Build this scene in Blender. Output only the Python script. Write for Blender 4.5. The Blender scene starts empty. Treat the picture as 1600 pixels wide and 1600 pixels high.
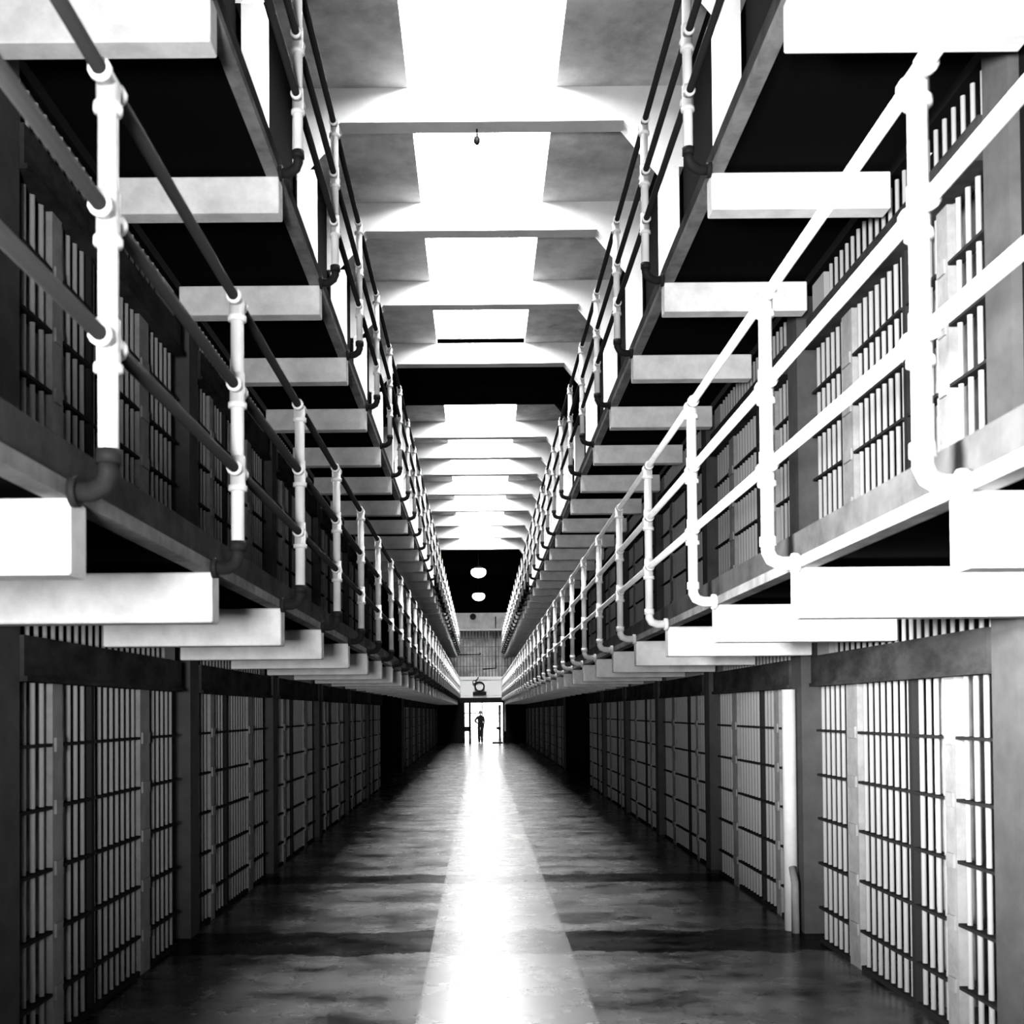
import bpy, bmesh, math, random
from mathutils import Vector, Matrix
random.seed(7)
S = bpy.context.scene
C = S.collection

# ------------------------------------------------------------------ materials
def mat(name, col, rough=0.55, spec=0.3, noise=None, metal=0.0):
    """grey paint / concrete; noise=(scale, low, high, (sx,sy,sz)) mottles the colour"""
    m = bpy.data.materials.new(name); m.use_nodes = True
    nt = m.node_tree; b = nt.nodes['Principled BSDF']
    b.inputs['Roughness'].default_value = rough
    b.inputs['Specular IOR Level'].default_value = spec
    b.inputs['Metallic'].default_value = metal
    b.inputs['Base Color'].default_value = (col, col, col, 1)
    if noise:
        sc, lo, hi, st = noise
        tc = nt.nodes.new('ShaderNodeTexCoord'); mp = nt.nodes.new('ShaderNodeMapping')
        nz = nt.nodes.new('ShaderNodeTexNoise'); rp = nt.nodes.new('ShaderNodeValToRGB')
        mp.inputs['Scale'].default_value = st
        nz.inputs['Scale'].default_value = sc; nz.inputs['Detail'].default_value = 6
        nz.inputs['Roughness'].default_value = 0.65
        rp.color_ramp.elements[0].position = 0.36; rp.color_ramp.elements[1].position = 0.62
        rp.color_ramp.elements[0].color = (col*lo, col*lo, col*lo, 1)
        rp.color_ramp.elements[1].color = (col*hi, col*hi, col*hi, 1)
        L = nt.links.new
        L(tc.outputs['Object'], mp.inputs['Vector']); L(mp.outputs['Vector'], nz.inputs['Vector'])
        L(nz.outputs['Fac'], rp.inputs['Fac']); L(rp.outputs['Color'], b.inputs['Base Color'])
    return m

def emis(name, strength, col=1.0):
    m = bpy.data.materials.new(name); m.use_nodes = True
    b = m.node_tree.nodes['Principled BSDF']
    b.inputs['Base Color'].default_value = (0.8, 0.8, 0.8, 1)
    b.inputs['Emission Color'].default_value = (col, col, col, 1)
    b.inputs['Emission Strength'].default_value = strength
    return m

M = dict(
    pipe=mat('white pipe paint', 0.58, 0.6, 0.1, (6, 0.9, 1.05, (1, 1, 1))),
    pipe_dark=mat('bare dark steel pipe', 0.013, 0.6, 0.06),  # near-black tone stands in for shade on the white pipes
    bracket=mat('white bracket paint', 0.72, 0.9, 0.0, (5, 0.78, 1.05, (1, 1, 1))),
    lip=mat('white edge paint', 0.2, 0.8, 0.0, (5, 0.6, 1.1, (1, 1, 1))),
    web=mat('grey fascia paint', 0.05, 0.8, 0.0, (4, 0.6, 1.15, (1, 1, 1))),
    soffit=mat('black soffit paint', 0.004, 0.8, 0.0),  # underside shade put into the deck colour
    bar=mat('pale bar paint', 0.27, 0.7, 0.05),
    post=mat('pale flat post paint', 0.24, 0.8, 0.0, (7, 0.8, 1.1, (1, 1, 1))),
    strap=mat('dark crossbar paint', 0.02, 0.8, 0.0),
    header=mat('header box paint', 0.032, 0.8, 0.0, (3, 0.55, 1.3, (1, 1, 2))),
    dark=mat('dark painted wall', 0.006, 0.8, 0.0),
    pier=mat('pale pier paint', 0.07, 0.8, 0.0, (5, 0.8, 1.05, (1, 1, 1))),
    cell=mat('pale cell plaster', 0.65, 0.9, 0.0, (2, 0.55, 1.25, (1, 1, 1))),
    ceil=mat('grey ceiling plaster', 0.66, 0.8, 0.1, (0.9, 0.45, 1.15, (1, 1, 1))),
    ceildark=mat('dark ceiling paint', 0.004, 0.8, 0.0),  # near-black tone stands in for missing light on the ceiling
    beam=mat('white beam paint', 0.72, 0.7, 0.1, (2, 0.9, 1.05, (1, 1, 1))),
    curb=mat('white skylight curb paint', 0.6, 0.6, 0.1),
    black=mat('black enamel', 0.006, 0.5, 0.1),
    panel=mat('white gallery panel paint', 0.9, 0.6, 0.15),
    greypanel=mat('grey gallery panel paint', 0.75, 0.7, 0.1, (1.5, 0.7, 1.1, (1, 1, 1))),
    cloth=mat('black cloth', 0.015, 0.9, 0.05),
    skin=mat('skin', 0.45, 0.6, 0.2),
    hair=mat('pale hair', 0.35, 0.7, 0.2),
    face=mat('white clock dial', 0.85, 0.4, 0.2),
    sky=emis('bright skylight glass', 55.0),
    far=emis('daylight window glass', 8.0),
    back=emis('tall window glass by day', 2.0),  # glow for the assumed rear window and the added side window, both unseen
    lamp=emis('glowing lamp bowl', 4.0),
)

# faint wire grid in the skylight glass
def wire_glass(m, strength):
    nt = m.node_tree; b = nt.nodes['Principled BSDF']
    tc = nt.nodes.new('ShaderNodeTexCoord'); w = nt.nodes.new('ShaderNodeTexWave')
    w.wave_type = 'BANDS'; w.bands_direction = 'X'; w.inputs['Scale'].default_value = 2.6
    r = nt.nodes.new('ShaderNodeMapRange')
    r.inputs['From Min'].default_value = 0; r.inputs['From Max'].default_value = 0.12
    r.inputs['To Min'].default_value = strength*0.8; r.inputs['To Max'].default_value = strength
    nt.links.new(tc.outputs['Object'], w.inputs['Vector']); nt.links.new(w.outputs['Fac'], r.inputs['Value'])
    nt.links.new(r.outputs['Result'], b.inputs['Emission Strength'])
wire_glass(M['sky'], 55.0)

# ------------------------------------------------------------------ geometry helpers
def box(bm, x0, x1, y0, y1, z0, z1):
    x0, x1 = min(x0, x1), max(x0, x1)
    v = [bm.verts.new(p) for p in ((x0,y0,z0),(x1,y0,z0),(x1,y1,z0),(x0,y1,z0),(x0,y0,z1),(x1,y0,z1),(x1,y1,z1),(x0,y1,z1))]
    for f in ((0,3,2,1),(4,5,6,7),(0,1,5,4),(1,2,6,5),(2,3,7,6),(3,0,4,7)):
        bm.faces.new([v[i] for i in f])

def ring(c, t, r, n, up=Vector((0.3, 0.2, 1))):
    t = t.normalized(); a = t.cross(up)
    if a.length < 1e-4: a = t.cross(Vector((1, 0, 0)))
    a.normalize(); b = t.cross(a)
    return [c + (a*math.cos(2*math.pi*i/n) + b*math.sin(2*math.pi*i/n))*r for i in range(n)]

def tube(bm, pts, r, n=12, cap=True):
    """pts: polyline, r: radius or list"""
    pts = [Vector(p) for p in pts]; rs = r if isinstance(r, (list, tuple)) else [r]*len(pts)
    prev = None; first = None; last = None
    for i, p in enumerate(pts):
        if i == 0: t = pts[1]-pts[0]
        elif i == len(pts)-1: t = pts[-1]-pts[-2]
        else: t = (pts[i+1]-p).normalized() + (p-pts[i-1]).normalized()
        vs = [bm.verts.new(q) for q in ring(p, t, rs[i], n)]
        if prev:
            for k in range(n):
                f = bm.faces.new((prev[k], prev[(k+1) % n], vs[(k+1) % n], vs[k])); f.smooth = True
        else: first = vs
        prev = vs
    if cap:
        bm.faces.new(first[::-1]); bm.faces.new(prev)

def prism(bm, pts, y0, y1):
    """pts: outline in x,z; extruded along y"""
    a = [bm.verts.new((p[0], y0, p[1])) for p in pts]; b = [bm.verts.new((p[0], y1, p[1])) for p in pts]
    n = len(pts)
    bm.faces.new(a); bm.faces.new(b[::-1])
    for i in range(n): bm.faces.new((a[i], b[i], b[(i+1) % n], a[(i+1) % n]))

def ball(bm, c, rx, ry, rz, u=20, v=12, z_lo=-1.0, z_hi=1.0):
    """ellipsoid zone"""
    rows = []
    a0 = math.asin(z_lo); a1 = math.asin(z_hi)
    for j in range(v+1):
        a = a0+(a1-a0)*j/v
        rows.append([bm.verts.new((c[0]+rx*math.cos(a)*math.cos(2*math.pi*i/u), c[1]+ry*math.cos(a)*math.sin(2*math.pi*i/u), c[2]+rz*math.sin(a))) for i in range(u)])
    for j in range(v):
        for i in range(u):
            f = bm.faces.new((rows[j][i], rows[j][(i+1) % u], rows[j+1][(i+1) % u], rows[j+1][i])); f.smooth = True

def mesh_of(bm, name, m):
    bmesh.ops.recalc_face_normals(bm, faces=bm.faces[:])
    me = bpy.data.meshes.new(name); bm.to_mesh(me); bm.free()
    me.materials.append(m)
    return me

def put(name, me, parent=None, loc=(0, 0, 0)):
    o = bpy.data.objects.new(name, me); C.objects.link(o); o.location = loc
    if parent: o.parent = parent
    return o

def make(name, m, fn, parent=None, loc=(0, 0, 0)):
    bm = bmesh.new(); fn(bm)
    return put(name, mesh_of(bm, name, m), parent, loc)

def thing(name, label, cat, loc=(0, 0, 0), group=None):
    o = bpy.data.objects.new(name, None); C.objects.link(o); o.location = loc
    o.empty_display_size = 0.2
    tag(o, label, cat, group); return o

def tag(o, label, cat, group=None):
    o['label'] = label; o['category'] = cat
    if group: o['group'] = group
    return o

def struct(o, label, cat):
    o['kind'] = 'structure'; o['label'] = label; o['category'] = cat; return o

def copy_tree(o, parent=None):
    c = o.copy(); C.objects.link(c)
    if parent: c.parent = parent
    for ch in list(o.children): copy_tree(ch, c)
    return c

ORD = ('nearest second third fourth fifth sixth seventh eighth ninth tenth eleventh twelfth thirteenth fourteenth '
       'fifteenth sixteenth').split()
def nth(i, end='the camera end'):
    return 'nearest the camera' if i == 0 else ORD[i] + ' from ' + end

# ------------------------------------------------------------------ dimensions (metres; camera at x=0, y=0)
XW = {-1: -2.12, 1: 2.36}        # plane of the cell fronts
XB = {-1: -1.087, 1: 1.311}      # walkway edge and bracket ends
XP = {-1: -0.973, 1: 1.177}      # railing posts
U = 1.5
NB = 35                          # brackets and posts along each walkway
YB0, YP0 = 2.815, 2.785
DZ = 2.399                       # storey height
ZB, ZT = 1.975, 2.18             # bracket bottom / top
YEND = 54.3
YBACK = -1.6
BAY0, BAY = 4.54, 3.05
BAYS = [k for k in range(16) if k not in (6, 7)]
SIDE = {-1: 'shadowed', 1: 'bright'}
HC = 9.69                        # ceiling
BEAMS = [10.35, 13.57, 16.67, 19.73, 23.09, 25.95, 29.31, 31.68, 33.91, 37.01, 40.08, 43.25, 46.28, 49.56]
BW = 0.27

# ------------------------------------------------------------------ setting
# floor: dark mottled concrete slabs, with a paler polished strip down the middle
def floor_mat():
    m = bpy.data.materials.new('mottled polished concrete'); m.use_nodes = True
    nt = m.node_tree; N = nt.nodes.new; L = nt.links.new; b = nt.nodes['Principled BSDF']
    tc = N('ShaderNodeTexCoord'); sp = N('ShaderNodeSeparateXYZ'); L(tc.outputs['Object'], sp.inputs['Vector'])
    def noise(scale, st, det=7, rough=0.65):
        mp = N('ShaderNodeMapping'); mp.inputs['Scale'].default_value = st
        nz = N('ShaderNodeTexNoise'); nz.inputs['Scale'].default_value = scale
        nz.inputs['Detail'].default_value = det; nz.inputs['Roughness'].default_value = rough
        L(tc.outputs['Object'], mp.inputs['Vector']); L(mp.outputs['Vector'], nz.inputs['Vector'])
        return nz.outputs['Fac']
    def rng(v, a, bb, c, d):
        r = N('ShaderNodeMapRange'); L(v, r.inputs['Value'])
        for k, x in zip(('From Min', 'From Max', 'To Min', 'To Max'), (a, bb, c, d)): r.inputs[k].default_value = x
        return r.outputs['Result']
    def op(o, a, c, clamp=False):
        n = N('ShaderNodeMath'); n.operation = o; n.use_clamp = clamp
        for i, v in enumerate((a, c)):
            if isinstance(v, (int, float)): n.inputs[i].default_value = v
            else: L(v, n.inputs[i])
        return n.outputs[0]
    x, y = sp.outputs['X'], sp.outputs['Y']
    mot = noise(1.7, (0.7, 1.25, 1), 9, 0.72)
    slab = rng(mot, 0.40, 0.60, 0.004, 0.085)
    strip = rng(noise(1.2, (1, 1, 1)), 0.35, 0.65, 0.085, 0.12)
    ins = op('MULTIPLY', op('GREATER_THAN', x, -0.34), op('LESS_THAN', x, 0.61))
    # two darker, duller bands across slabs and strip
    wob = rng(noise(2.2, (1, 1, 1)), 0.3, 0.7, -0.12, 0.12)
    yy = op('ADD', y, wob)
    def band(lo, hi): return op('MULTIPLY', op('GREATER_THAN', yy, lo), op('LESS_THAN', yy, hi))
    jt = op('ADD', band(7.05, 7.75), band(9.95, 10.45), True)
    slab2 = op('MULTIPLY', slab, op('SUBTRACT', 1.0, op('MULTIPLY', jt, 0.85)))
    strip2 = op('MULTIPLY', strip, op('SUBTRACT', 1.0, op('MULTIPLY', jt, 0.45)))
    # thin joint lines along the strip edges and every three metres across
    e1 = op('LESS_THAN', op('ABSOLUTE', op('ADD', x, 0.34), 0), 0.012)
    e2 = op('LESS_THAN', op('ABSOLUTE', op('SUBTRACT', x, 0.61), 0), 0.012)
    e3 = op('LESS_THAN', op('FRACT', op('DIVIDE', op('ADD', y, 2.05), 3.05), 0), 0.008)
    ln = op('ADD', op('ADD', e1, e2, True), e3, True)
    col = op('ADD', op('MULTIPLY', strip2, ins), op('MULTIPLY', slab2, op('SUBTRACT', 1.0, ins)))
    col = op('MULTIPLY', col, op('SUBTRACT', 1.0, op('MULTIPLY', ln, 0.6)))
    cb = N('ShaderNodeCombineColor')
    for i in range(3): L(col, cb.inputs[i])
    L(cb.outputs[0], b.inputs['Base Color'])
    ro = rng(noise(3.0, (1, 1, 1)), 0.3, 0.7, 0.25, 0.29)
    L(ro, b.inputs['Roughness'])
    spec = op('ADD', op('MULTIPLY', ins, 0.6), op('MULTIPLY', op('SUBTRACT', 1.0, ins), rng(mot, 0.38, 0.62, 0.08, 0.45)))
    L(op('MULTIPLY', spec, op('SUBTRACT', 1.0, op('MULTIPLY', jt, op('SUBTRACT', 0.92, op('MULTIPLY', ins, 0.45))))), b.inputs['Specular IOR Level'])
    return m
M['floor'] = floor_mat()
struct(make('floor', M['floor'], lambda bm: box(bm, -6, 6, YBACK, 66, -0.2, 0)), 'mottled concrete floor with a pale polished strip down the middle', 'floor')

# ceiling: slab with an open slot where each skylight sits
SK0, SK1 = -0.86, 1.06
bays = [(7.4, BEAMS[0])] + [(BEAMS[i]+BW, BEAMS[i+1]) for i in range(len(BEAMS)-1)]
sky_bays = [b for i, b in enumerate(bays) if i != 5]
DB0, DB1 = BEAMS[4]+BW, BEAMS[5]        # one bay without a skylight, its shade put into the colour
def ceil_fn(bm):
    for y0, y1 in ((YBACK, DB0), (DB1, BEAMS[-1]+BW)):
        box(bm, -6, SK0, y0, y1, HC, HC+0.12); box(bm, SK1, 6, y0, y1, HC, HC+0.12)
    y = YBACK
    for a, b in sky_bays:
        if a > DB1 > y: y = DB1
        if a > y: box(bm, SK0, SK1, y, a, HC, HC+0.12)
        y = b
    box(bm, SK0, SK1, y, BEAMS[-1]+BW, HC, HC+0.12)
struct(make('ceiling', M['ceil'], ceil_fn), 'grey plaster ceiling between the white beams', 'ceiling')
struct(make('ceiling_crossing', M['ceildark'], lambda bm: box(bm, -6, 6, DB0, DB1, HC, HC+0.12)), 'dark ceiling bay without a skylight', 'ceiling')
struct(make('ceiling_dark', M['ceildark'], lambda bm: box(bm, -6, 6, BEAMS[-1]+BW, 66, HC, HC+0.12)), 'dark ceiling above the far end of the corridor', 'ceiling')  # lack of light at the far end put into the ceiling colour
for i, (a, b) in enumerate(sky_bays):
    def curb(bm):
        box(bm, SK0-0.08, SK0, a, b, HC+0.12, HC+0.42); box(bm, SK1, SK1+0.08, a, b, HC+0.12, HC+0.42)
        box(bm, SK0-0.08, SK1+0.08, a-0.08, a, HC+0.12, HC+0.42); box(bm, SK0-0.08, SK1+0.08, b, b+0.08, HC+0.12, HC+0.42)
    w = make('window_%d' % (i+1), M['curb'], curb)
    struct(w, 'glowing skylight over the corridor, %s' % nth(i), 'skylight')
    make('pane', M['sky'], lambda bm: box(bm, SK0, SK1, a, b, HC+0.36, HC+0.40), w)

# side walls
BACKX = 1.7
UW = {-1: -2.36, 1: 2.70}        # upper walls set back behind the columns
def front_wall(s):
    w = XW[s]; o = s
    def fn(bm):
        # plain wall beside and behind the camera, and solid wall of the top storey
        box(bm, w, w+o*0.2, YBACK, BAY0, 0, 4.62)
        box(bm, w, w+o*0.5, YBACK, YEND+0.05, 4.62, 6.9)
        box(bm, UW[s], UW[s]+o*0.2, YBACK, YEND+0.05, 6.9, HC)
        for k in BAYS:          # recessed partitions between bays
            y = BAY0+BAY*k
            box(bm, w+o*0.12, w+o*BACKX, y+2.77, y+3.05, 0, 4.62)
        box(bm, w, w+o*BACKX, 22.84, 23.0, 0, 4.62); box(bm, w, w+o*BACKX, 28.78, 28.94, 0, 4.62)
        box(bm, w+o*BACKX, w+o*(BACKX+0.2), 22.9, 28.9, 0, 4.62)
    return fn
def piers(s):
    w = XW[s]
    def fn(bm):
        for k in BAYS:
            y = BAY0+BAY*k
            for z0, z1 in ((0, ZB+0.215), (2.33, 2.33+2.25)):
                box(bm, w-s*0.05, w+s*0.25, y, y+0.23, z0, z1)
    return fn
def cells(s):
    w = XW[s]
    def fn(bm):
        for y0, y1 in ((BAY0, 22.84), (28.94, 53.34)):
            box(bm, w+s*BACKX, w+s*(BACKX+0.15), y0, y1, 0, 4.62)
            box(bm, w+s*0.11, w+s*BACKX, y0, y1, 2.2, 2.33)
        for k in BAYS:
            y = BAY0+BAY*k
            box(bm, w+s*0.11, w+s*BACKX, y+1.165, y+1.215, 0, 2.2)
            box(bm, w+s*0.11, w+s*BACKX, y+1.165, y+1.215, 2.33, 4.62)
    return fn
for s, nm in ((-1, 'left'), (1, 'right')):
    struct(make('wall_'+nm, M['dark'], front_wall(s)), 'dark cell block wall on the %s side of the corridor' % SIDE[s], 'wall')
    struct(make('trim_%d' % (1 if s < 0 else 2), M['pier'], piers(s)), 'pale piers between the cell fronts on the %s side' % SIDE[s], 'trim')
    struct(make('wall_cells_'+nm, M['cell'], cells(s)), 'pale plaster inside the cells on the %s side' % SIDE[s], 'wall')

# ------------------------------------------------------------------ cell fronts
DIV = [(0.23, 0.64), (0.78, 1.16), (1.22, 1.98), (2.18, 2.77)]
STR = [0.24, 0.545, 0.85, 1.15, 1.455]
HT = 1.76
def grille(y0, y1, straps, ht):
    bars = bmesh.new(); n = max(3, round((y1-y0)/0.1))   # upright bars run through flat crossbars
    for i in range(n):
        y = y0+(i+0.5)*(y1-y0)/n
        tube(bars, [(0, y, 0.02), (0, y, ht)], 0.0135, 8, False)
    nb = len(bars.faces)
    for z in straps: box(bars, -0.035, 0.035, y0+0.002, y1-0.002, z-0.008, z+0.008)
    box(bars, -0.03, 0.03, y0+0.002, y1-0.002, 0.0, 0.03)
    bars.faces.ensure_lookup_table()
    for f in bars.faces[nb:]: f.material_index = 1
    me = mesh_of(bars, 'grille', M['bar']); me.materials.append(M['strap'])
    return me
G = [grille(a, b, STR, HT) for a, b in DIV]
def flat_post(y0, y1):
    bm = bmesh.new(); box(bm, -0.03, 0.03, y0, y1, 0, HT)
    for z in STR: box(bm, -0.042, 0.042, y0+0.02, y1-0.02, z-0.035, z+0.035)
    return mesh_of(bm, 'flat_post', M['post'])
P = [flat_post(0.65, 0.77), flat_post(1.99, 2.17)]
_b = bmesh.new(); box(_b, -0.03, 0.03, 1.17, 1.21, 0, HT); PD = mesh_of(_b, 'divider', M['strap'])
HD, TR, TP = {}, {}, {}
for s in (-1, 1):
    b = bmesh.new(); box(b, -s*0.07, s*0.05, 0.232, 2.76, HT, 1.965); box(b, -s*0.085, s*0.0, 0.232, 2.76, HT-0.005, HT+0.02)
    HD[s] = mesh_of(b, 'header_box', M['header'])
    b = bmesh.new()
    for i in range(22): y = 0.28+i*0.1; tube(b, [(-s*0.02, y, 1.965), (-s*0.02, y, 2.195)], 0.012, 8, False)
    box(b, -s*0.03, s*0.01, 2.50, 2.74, 1.965, 2.195)
    TR[s] = mesh_of(b, 'transom_bars', M['bar'])
    b = bmesh.new(); box(b, s*0.055, s*0.095, 0.232, 2.76, 1.965, 2.195)
    TP[s] = mesh_of(b, 'transom_panel', M['dark'])
def cell_front(s):
    root = thing('cell_front', 'x', 'cell front')
    for i in (0, 1, 3):
        put('fixed_grille', G[i], root)
    put('sliding_door', G[2], root)
    for p in P: put('flat_post', p, root)
    put('divider_post', PD, root)
    put('header_box', HD[s], root); put('transom_panel', TP[s], root); put('transom_grille', TR[s], root)
    return root
for s in (-1, 1):
    proto = None
    for t, tn in ((0, 'ground tier'), (1, 'second tier')):
        for i, k in enumerate(BAYS):
            o = cell_front(s) if proto is None else copy_tree(proto)
            proto = proto or o
            o.location = (XW[s], BAY0+BAY*k, 2.335*t)
            tag(o, 'barred cell front, %s, %s side of the corridor, %s' % (tn, SIDE[s], nth(i, 'the camera')), 'cell front', 'barred cell fronts along the corridor')

# white pipe standing against the bright cell fronts
def downpipe(bm):
    tube(bm, [(0, 0, 0.0), (0, 0, 1.745)], 0.05, 12)
dp = thing('downpipe', 'white upright pipe beside the first pier on the bright side, ground tier', 'pipe', (2.255, 7.72, 0))
make('pipe', M['pipe'], downpipe, dp)
make('side_pipe', M['post'], lambda bm: tube(bm, [(0.0, -0.1, 0), (0.0, -0.1, 0.36), (0, -0.04, 0.46)], 0.028, 10), dp)

# ------------------------------------------------------------------ walkways with brackets
brk = {}
for s in (-1, 1):
    b = bmesh.new(); box(b, XB[s], XW[s]-s*0.055, 0, 0.12, ZB, ZT)
    bmesh.ops.bevel(b, geom=b.edges[:], offset=0.006, segments=1, affect='EDGES')
    brk[s] = mesh_of(b, 'bracket', M['bracket'])
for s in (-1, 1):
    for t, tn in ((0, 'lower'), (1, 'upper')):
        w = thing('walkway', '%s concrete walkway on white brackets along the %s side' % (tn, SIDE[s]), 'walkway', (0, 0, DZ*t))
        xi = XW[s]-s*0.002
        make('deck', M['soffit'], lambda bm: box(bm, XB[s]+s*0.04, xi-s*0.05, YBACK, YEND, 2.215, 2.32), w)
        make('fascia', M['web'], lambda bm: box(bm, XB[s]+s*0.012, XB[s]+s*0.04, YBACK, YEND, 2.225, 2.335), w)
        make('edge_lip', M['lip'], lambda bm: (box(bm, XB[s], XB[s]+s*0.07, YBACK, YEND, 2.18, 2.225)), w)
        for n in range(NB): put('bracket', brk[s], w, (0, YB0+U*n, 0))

# ------------------------------------------------------------------ railings
RZ = [3.28, 2.924, 2.586]
for s in (-1, 1):
    d = XB[s]-XP[s]
    b = bmesh.new(); tube(b, [(0, 0, 2.28), (0, 0, 3.27)], 0.0265, 14)
    post_me = mesh_of(b, 'post', M['pipe'])
    b = bmesh.new()
    tube(b, [(0, 0, 2.27), (0, 0, 2.24), (d*0.12, 0.008, 2.212), (d*0.4, 0.025, 2.198), (d*0.55, 0.035, 2.197), (d*0.94, 0.035, 2.197)], 0.0275, 12)
    tube(b, [(0, 0, 2.30), (0, 0, 2.262)], 0.034, 12)
    tube(b, [(d*0.8, 0.035, 2.197), (d*0.985, 0.035, 2.197)], 0.042, 12)
    elb = {t: mesh_of(b.copy(), 'elbow', M['pipe'] if (s > 0 and t == 0) else M['pipe_dark']) for t in (0, 1)}; b.free()  # elbows carry shade in their colour, except lower bright side
    tees = []
    for z in RZ:
        b = bmesh.new()
        lo = -0.075; hi = 0.0 if z > 3.2 else 0.06
        tube(b, [(0, 0, lo-0.008), (0, 0, lo-0.006), (0, 0, lo+0.014), (0, 0, lo+0.016), (0, 0, hi)], [0.028, 0.038, 0.038, 0.031, 0.031], 14)
        tube(b, [(0, -0.07, 0), (0, -0.068, 0), (0, -0.05, 0), (0, -0.048, 0), (0, 0.048, 0), (0, 0.05, 0), (0, 0.068, 0), (0, 0.07, 0)],
             [0.022, 0.031, 0.031, 0.027, 0.027, 0.031, 0.031, 0.022], 12)
        tees.append(mesh_of(b, 'tee_fitting', M['pipe']))
    b = bmesh.new()
    tube(b, [(0, YBACK+0.05, 0), (0, 20, 0), (0, YEND, 0)], 0.0205, 12)
    rail_me = {t: mesh_of(b.copy(), 'rail', M['pipe'] if (s > 0 and t == 0) else M['pipe_dark']) for t in (0, 1)}; b.free()  # shade put into the rail colour, except lower bright side
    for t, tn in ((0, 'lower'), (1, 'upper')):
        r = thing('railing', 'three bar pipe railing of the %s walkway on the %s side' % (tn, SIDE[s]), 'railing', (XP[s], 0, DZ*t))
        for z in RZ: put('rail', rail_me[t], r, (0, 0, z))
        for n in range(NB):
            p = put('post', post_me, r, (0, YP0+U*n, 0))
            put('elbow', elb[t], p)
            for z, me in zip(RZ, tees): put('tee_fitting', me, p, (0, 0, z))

# ------------------------------------------------------------------ ceiling beams with columns
XL, XR = UW[-1]+0.002, UW[1]-0.002
for i, y in enumerate(BEAMS):
    def fn(bm):
        prism(bm, [(XL, HC), (XL, 8.63), (-2.3, 8.63), (-1.74, 9.24), (1.93, 9.24), (2.43, 8.63), (XR, 8.63), (XR, HC)], y, y+BW)
    w = make('ceiling_beam', M['ceildark'] if i == 5 else M['beam'], fn)  # beam of the bay without skylight has its shade as colour
    tag(w, ('dark' if i == 5 else 'white')+' ceiling beam with sloped ends, '+(nth(i-1, 'the camera') if i else 'overhead with only its columns in view'), 'ceiling beam', 'ceiling beams across the corridor')
    for s in (-1, 1):
        make('column', M['beam'], lambda bm: box(bm, -2.08 if s < 0 else 2.41, -2.30 if s < 0 else 2.64, y, y+BW, 6.91, 8.629), w)

# small dark fitting under the first beam
make_f = thing('hanging_fitting', 'small dark fitting hanging below the skylight just past the nearest ceiling beam', 'fitting', (0.03, 13.75, 9.24))
make('stem', M['black'], lambda bm: tube(bm, [(0, 0, 0), (0, 0, -0.1)], 0.012, 8), make_f)
make('bulb', M['black'], lambda bm: ball(bm, (0, 0, -0.15), 0.045, 0.045, 0.06, 12, 8), make_f)

# ------------------------------------------------------------------ pendant lamps at the dark end
for i, (y, nm) in enumerate(((50.5, 'nearer of the two glowing round lamps under the dark ceiling'), (61.0, 'farther of the two glowing round lamps, above the pale gallery panel'))):
    l = thing('pendant_lamp', nm, 'lamp', (0.02, y, HC), 'round lamps at the dark end')
    make('rod', M['black'], lambda bm: tube(bm, [(0, 0, 0), (0, 0, -1.15)], 0.02, 8), l)
    make('cap', M['black'], lambda bm: ball(bm, (0, 0, -1.37), 0.3, 0.3, 0.26, 20, 6, 0.55, 0.999), l)
    make('bowl', M['lamp'], lambda bm: ball(bm, (0, 0, -1.41), 0.37, 0.37, 0.27, 24, 12, -0.999, 0.55), l)

# ------------------------------------------------------------------ the far end: barred gallery over the doorway
YG = 54.4
gal = thing('guard_gallery', 'barred guard gallery with white panels above the far doorway', 'gallery', (0, YG, 0))
make('lower_panel', M['panel'], lambda bm: box(bm, -2.1, 2.34, 0, 0.08, 2.46, 3.2), gal)
make('lower_ledge', M['panel'], lambda bm: box(bm, -2.1, 2.34, -0.06, 0.1, 2.34, 2.44), gal)
make('upper_ledge', M['panel'], lambda bm: box(bm, -2.1, 2.34, -0.05, 0.1, 3.26, 3.42), gal)
make('top_panel', M['greypanel'], lambda bm: box(bm, -2.1, 2.34, 0, 0.1, 5.9, 6.7), gal)
make('top_ledge', M['panel'], lambda bm: box(bm, -2.1, 2.34, -0.05, 0.1, 5.78, 5.88), gal)
make('lintel', M['black'], lambda bm: box(bm, -2.1, 2.34, -0.02, -0.002, 2.07, 2.33), gal)
def gbars(bm):
    n = 28
    for i in range(n):
        x = -2.08+i*4.4/(n-1); tube(bm, [(x, 0.04, 3.4), (x, 0.04, 5.8)], 0.02, 8)
    for z in (3.95, 4.45, 4.95, 5.4): box(bm, -2.1, 2.34, 0.02, 0.06, z-0.015, z+0.015)
make('bar_grille', M['post'], gbars, gal)
make('back_wall', M['cell'], lambda bm: box(bm, -2.1, 2.34, 0.75, 0.85, 2.34, 6.7), gal)
make('pipe', M['black'], lambda bm: tube(bm, [(0.88, 0.0, 6.5), (0.88, 0.0, 3.85), (0.2, 0.0, 3.8)], 0.035, 10), gal)
make('rod', M['black'], lambda bm: tube(bm, [(-1.15, -0.02, 4.55), (0.06, -0.02, 4.55), (0.1, -0.02, 4.64)], 0.03, 10), gal)
rv = make('round_vent', M['black'], lambda bm: tube(bm, [(-0.28, -0.07, 6.5), (-0.28, -0.004, 6.5)], 0.16, 20), None, (0, YG, 0))
tag(rv, 'dark round vent on the pale panel at the top of the gallery', 'vent')
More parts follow.
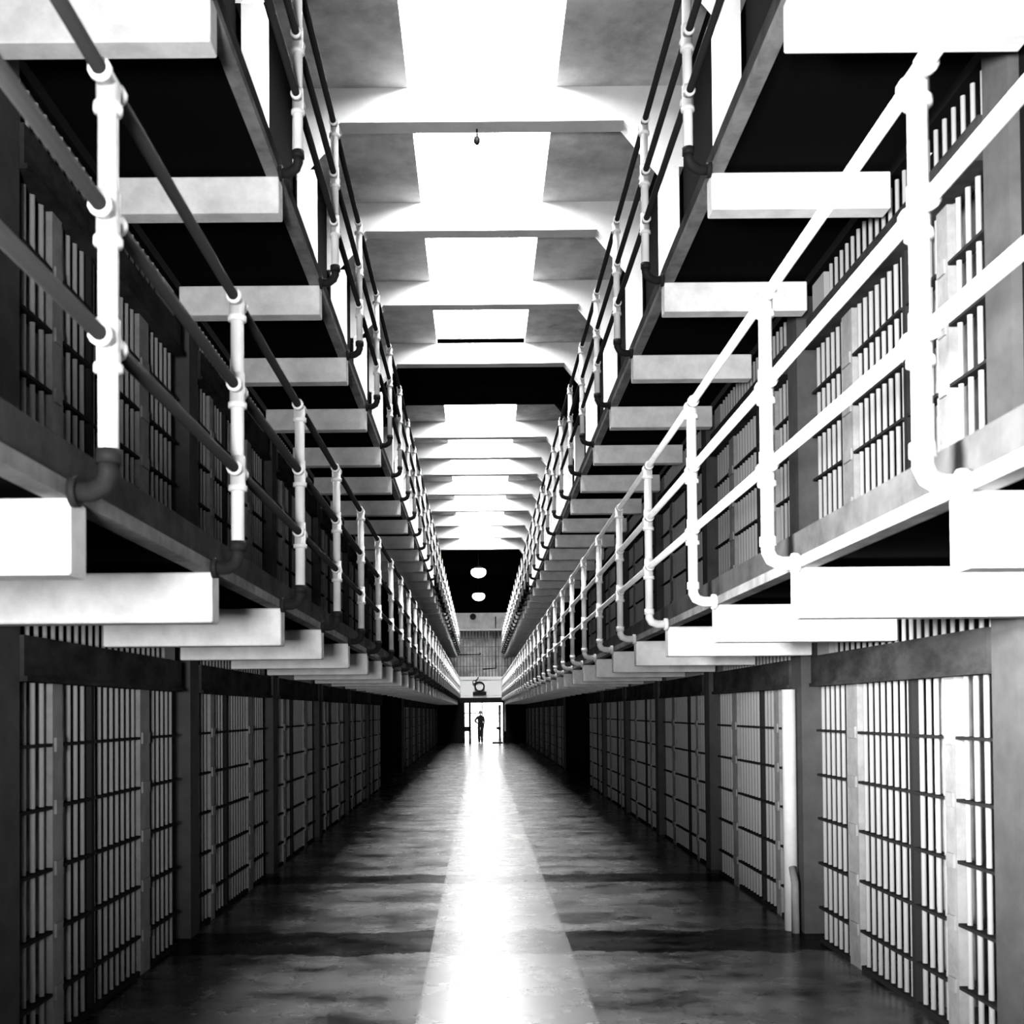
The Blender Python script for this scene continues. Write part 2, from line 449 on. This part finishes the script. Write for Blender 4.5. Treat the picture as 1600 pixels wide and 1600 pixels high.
# clock
ck = thing('clock', 'round clock with dark rim on a dark base, on the white gallery panel', 'clock', (0.03, YG-0.1, 2.9))
def rim(bm):
    n = 32; R0, R1 = 0.19, 0.27
    rows = []
    for r, y in ((R0, 0.06), (R0, -0.06), (R1, -0.06), (R1, 0.06)):
        rows.append([bm.verts.new((r*math.cos(2*math.pi*i/n), y, r*math.sin(2*math.pi*i/n))) for i in range(n)])
    for j in range(4):
        a, b = rows[j], rows[(j+1) % 4]
        for i in range(n): bm.faces.new((a[i], a[(i+1) % n], b[(i+1) % n], b[i]))
make('rim', M['black'], rim, ck)
make('dial', M['face'], lambda bm: tube(bm, [(0, -0.02, 0), (0, 0.03, 0)], 0.2, 32), ck)
make('base', M['black'], lambda bm: box(bm, -0.34, 0.34, -0.06, 0.1, -0.43, -0.26), ck)
lp = make('side_lamp', M['black'], lambda bm: (tube(bm, [(-0.27, -0.05, 0.24), (-0.27, 0.05, 0.24)], 0.095, 16), tube(bm, [(-0.2, 0.02, 0.3), (-0.08, 0.02, 0.42), (-0.06, 0.02, 0.5)], 0.03, 8)), ck)
make('lens', M['face'], lambda bm: tube(bm, [(-0.27, -0.055, 0.24), (-0.27, -0.04, 0.24)], 0.06, 14), lp)

# doorway under the gallery
def end_wall(bm):
    box(bm, -2.11, -0.76, 0, 0.5, 0, 2.33); box(bm, 1.22, 2.35, 0, 0.5, 0, 2.33); box(bm, -0.76, 1.22, 0, 0.5, 2.07, 2.33)
    box(bm, -6, -2.11, 0, 0.5, 0, HC); box(bm, 2.35, 6, 0, 0.5, 0, HC)
struct(make('wall_end', M['dark'], end_wall, None, (0, YG, 0)), 'dark wall around the far doorway', 'wall')
dr = make('door_1', M['black'], lambda bm: (box(bm, -0.54, -0.42, 0.1, 0.2, 0, 2.07), box(bm, -0.76, -0.45, 0.1, 0.2, 0.6, 0.86), box(bm, -0.78, -0.74, 0.1, 0.2, 0, 2.07)), None, (0, YG, 0))
struct(dr, 'open doorway with a narrow sidelight at the far end of the corridor', 'doorway')
make('jamb', M['post'], lambda bm: (box(bm, 1.2, 1.26, 0.0, 0.1, 0, 2.07), box(bm, 1.28, 1.36, -0.05, 0.0, 0.6, 2.33)), dr)
gt = thing('gate', 'pale open barred gate just inside the far doorway', 'gate', (1.12, YG+0.6, 0))
def gate_fn(bm):
    for i in range(7): tube(bm, [(-0.02*i*0.8, 0.12*i, 0.05), (-0.02*i*0.8, 0.12*i, 1.95)], 0.014, 8)
    for z in (0.05, 0.7, 1.3, 1.95): box(bm, -0.11, 0.02, 0, 0.74, z-0.015, z+0.015)
make('bar_panel', M['post'], gate_fn, gt)
make('lock_box', M['black'], lambda bm: box(bm, -0.24, 0.02, -0.03, 0.05, 0.68, 0.82), gt)
mt = make('doormat', M['black'], lambda bm: box(bm, 0.66, 1.18, -1.0, -0.35, 0.0, 0.07), None, (0, YG+0.3, 0))
tag(mt, 'small dark mat on the floor by the gate at the far doorway', 'mat')
# room beyond with its daylight window
YF = 64.0
def far_wall(bm):
    box(bm, -6, -2.6, 0, 0.3, 0, HC); box(bm, 2.9, 6, 0, 0.3, 0, HC); box(bm, -2.6, 2.9, 0, 0.3, 2.9, HC)
struct(make('wall_far', M['dark'], far_wall, None, (0, YF, 0)), 'dark wall of the room beyond the far doorway', 'wall')
def wf(bm):
    for x in (-2.6, -1.25, 0.15, 1.5, 2.84): box(bm, x, x+0.06, 0.02, 0.12, 0.0, 2.9)
    for z in (1.5, 2.84): box(bm, -2.6, 2.9, 0.02, 0.12, z, z+0.06)
fw = make('window_30', M['pier'], wf, None, (0, YF, 0))
struct(fw, 'bright daylight window in the room beyond the doorway', 'window')
make('pane', M['far'], lambda bm: box(bm, -2.58, 2.88, 0.14, 0.16, 0.002, 2.88), fw)

# ------------------------------------------------------------------ wall and assumed, unseen tall window behind the camera
def back_wall(bm):
    box(bm, -6, -2.0, -0.3, 0, 0, HC); box(bm, 0.5, 6, -0.3, 0, 0, HC)
    box(bm, -2.0, 0.5, -0.3, 0, 0, 0.9); box(bm, -2.0, 0.5, -0.3, 0, 3.0, HC)
struct(make('wall_back', M['dark'], back_wall, None, (0, YBACK, 0)), 'dark end wall behind the camera', 'wall')
def bw(bm):
    for x in (-2.0, -1.4, -0.79, -0.17, 0.44): box(bm, x, x+0.06, -0.2, -0.1, 0.9, 3.0)
    for z in (0.9, 1.6, 2.3, 2.94): box(bm, -2.0, 0.5, -0.2, -0.1, z, z+0.06)
wb = make('window_31', M['pier'], bw, None, (0, YBACK, 0))
struct(wb, 'barred window in the end wall behind the camera', 'window')
make('pane', M['back'], lambda bm: box(bm, -1.99, 0.49, -0.24, -0.22, 0.91, 2.99), wb)  # glowing pane of the assumed window
ld = bpy.data.lights.new('window_daylight', 'AREA'); ld.shape = 'RECTANGLE'; ld.size = 0.8; ld.size_y = 0.8; ld.energy = 260; ld.spread = math.radians(84)  # assumed lamp, source unseen, aimed and narrowed to brighten the near brackets
lo = bpy.data.objects.new('window_daylight', ld); C.objects.link(lo)
lo.location = (-0.65, YBACK+0.1, 1.6)
lo.rotation_euler = (math.radians(90+27), 0, math.radians(-3))
# added glowing window frame and lamp, out of view, on the solid wall
def sw(bm):
    for y in (-0.25, 0.25, 0.75, 1.19): box(bm, 0.002, 0.05, y, y+0.06, 1.5, 4.2)
    for z in (1.5, 2.4, 3.3, 4.14): box(bm, 0.002, 0.05, -0.25, 1.25, z, z+0.06)
ws = make('window_32', M['pier'], sw, None, (XW[-1], 0, 0))
struct(ws, 'barred side window beside the camera', 'window')
make('pane', M['back'], lambda bm: box(bm, 0.001, 0.006, -0.24, 1.24, 1.51, 4.19), ws)
l2 = bpy.data.lights.new('side_daylight', 'AREA'); l2.shape = 'RECTANGLE'; l2.size = 0.7; l2.size_y = 1.4; l2.energy = 400  # added lamp brightening the near bright-side cells, no opening behind it
l2.spread = math.radians(53)
o2 = bpy.data.objects.new('side_daylight', l2); C.objects.link(o2)
o2.location = (-1.72, 0.5, 2.4); o2.rotation_euler = (math.radians(90), 0, math.radians(-46))

# ------------------------------------------------------------------ the distant person
def person():
    V = []; E = []; R = []
    def v(p, r): V.append(p); R.append(r); return len(V)-1
    def chain(a, pts):
        for p, r in pts:
            b = v(p, r); E.append((a, b)); a = b
        return a
    pel = v((0, 0, 0.93), (0.145, 0.105))
    chest = chain(pel, [((0, 0, 1.08), (0.135, 0.1)), ((0, 0, 1.25), (0.16, 0.115))])
    nb = chain(chest, [((0, 0, 1.38), (0.10, 0.085)), ((0, -0.005, 1.44), (0.05, 0.05))])
    chain(nb, [((0, 0.01, 1.50), (0.065, 0.07)), ((0, 0.015, 1.575), (0.075, 0.09)), ((0, 0.01, 1.64), (0.05, 0.06))])
    for s in (-1, 1):
        hip = chain(pel, [((s*0.085, 0, 0.84), (0.088, 0.09)), ((s*0.075, 0.015, 0.48), (0.084, 0.085)), ((s*0.07, -0.01, 0.1), (0.07, 0.07)), ((s*0.075, 0.03, 0.045), (0.048, 0.042)), ((s*0.08, 0.16, 0.035), (0.042, 0.03))])
        if s < 0:   # bent elbow held out
            w = chain(chest, [((s*0.16, 0, 1.33), (0.075, 0.075)), ((s*0.29, -0.05, 1.14), (0.06, 0.06)), ((s*0.15, 0.1, 1.02), (0.045, 0.045))])
            dirn = Vector((0.75, 0.6, -0.15)).normalized(); base = Vector((s*0.15, 0.1, 1.02))
        else:
            w = chain(chest, [((s*0.17, 0, 1.34), (0.06, 0.06)), ((s*0.185, -0.03, 1.08), (0.045, 0.045)), ((s*0.17, 0.03, 0.84), (0.032, 0.032))])
            dirn = Vector((0, 0.1, -1)).normalized(); base = Vector((s*0.17, 0.03, 0.84))
        palm = base+dirn*0.07
        h = chain(w, [(tuple(palm), (0.026, 0.036))])
        side = dirn.cross(Vector((1, 0, 0) if abs(dirn.x) < 0.5 else (0, 0, 1))).normalized()
        for q, (off, ln) in enumerate(((-0.03, 0.075), (-0.01, 0.085), (0.01, 0.08), (0.03, 0.06))):
            p1 = palm+side*off+dirn*0.04; p2 = p1+dirn*ln*0.5; p3 = p2+dirn*ln*0.4+Vector((0, 0.012, -0.01))
            chain(h, [(tuple(p1), (0.009, 0.009)), (tuple(p2), (0.0085, 0.0085)), (tuple(p3), (0.007, 0.007))])
        p1 = base+dirn*0.03+side*-0.045; chain(w, [(tuple(p1), (0.011, 0.011)), (tuple(p1+dirn*0.04-side*0.012), (0.009, 0.009))])
    me = bpy.data.meshes.new('person'); me.from_pydata(V, E, [])
    o = bpy.data.objects.new('person', me); C.objects.link(o)
    md = o.modifiers.new('skin', 'SKIN'); me.skin_vertices[0]
    for i, r in enumerate(R): me.skin_vertices[0].data[i].radius = r
    me.skin_vertices[0].data[0].use_root = True
    sb = o.modifiers.new('sub', 'SUBSURF'); sb.levels = 2; sb.render_levels = 2
    dg = bpy.context.evaluated_depsgraph_get()
    nm = bpy.data.meshes.new_from_object(o.evaluated_get(dg))
    o.modifiers.clear(); o.data = nm; bpy.data.meshes.remove(me)
    nm.materials.clear()
    for m in (M['cloth'], M['skin']): nm.materials.append(m)
    for f in nm.polygons:
        f.use_smooth = True
        c = f.center
        if c.z > 1.42 or (c.z < 0.83 and c.x > 0.135 and c.z > 0.6) or (c.x < -0.02 and c.x > -0.17 and c.y > 0.1 and 0.9 < c.z < 1.1): f.material_index = 1
    return o
pr = person(); pr.location = (0.06, YG+0.35, 0)
tag(pr, 'person in dark clothes standing in the far doorway, one elbow bent outwards', 'person')
def hair(bm): ball(bm, (0, -0.005, 1.6), 0.088, 0.098, 0.095, 16, 10, -0.35, 0.999)
make('hair', M['hair'], hair, pr)

# ------------------------------------------------------------------ camera, world, view
cd = bpy.data.cameras.new('camera'); cam = bpy.data.objects.new('camera', cd); C.objects.link(cam)
cd.sensor_fit = 'HORIZONTAL'; cd.sensor_width = 36; cd.lens = 1655/1600*36
cd.shift_x = (800-748.5)/1600; cd.shift_y = (1082.4-800)/1600
cd.clip_start = 0.02; cd.clip_end = 300
cam.matrix_world = Matrix.Translation((0, 0, 1.6)) @ Matrix.Rotation(math.radians(90)+0.0182, 4, 'X') @ Matrix.Rotation(-0.0080, 4, 'Z')
cd.dof.use_dof = True; cd.dof.focus_distance = 16; cd.dof.aperture_fstop = 4.5
S.camera = cam
w = bpy.data.worlds.new('world'); S.world = w; w.use_nodes = True
w.node_tree.nodes['Background'].inputs['Color'].default_value = (0.5, 0.5, 0.5, 1)
w.node_tree.nodes['Background'].inputs['Strength'].default_value = 0.0
S.view_settings.view_transform = 'Standard'; S.view_settings.look = 'None'
S.view_settings.gamma = 1; S.view_settings.exposure = 0.0; S.view_settings.use_curve_mapping = False
S.cycles.max_bounces = 6; S.cycles.diffuse_bounces = 1; S.cycles.glossy_bounces = 3
S.cycles.caustics_reflective = False; S.cycles.use_denoising = True
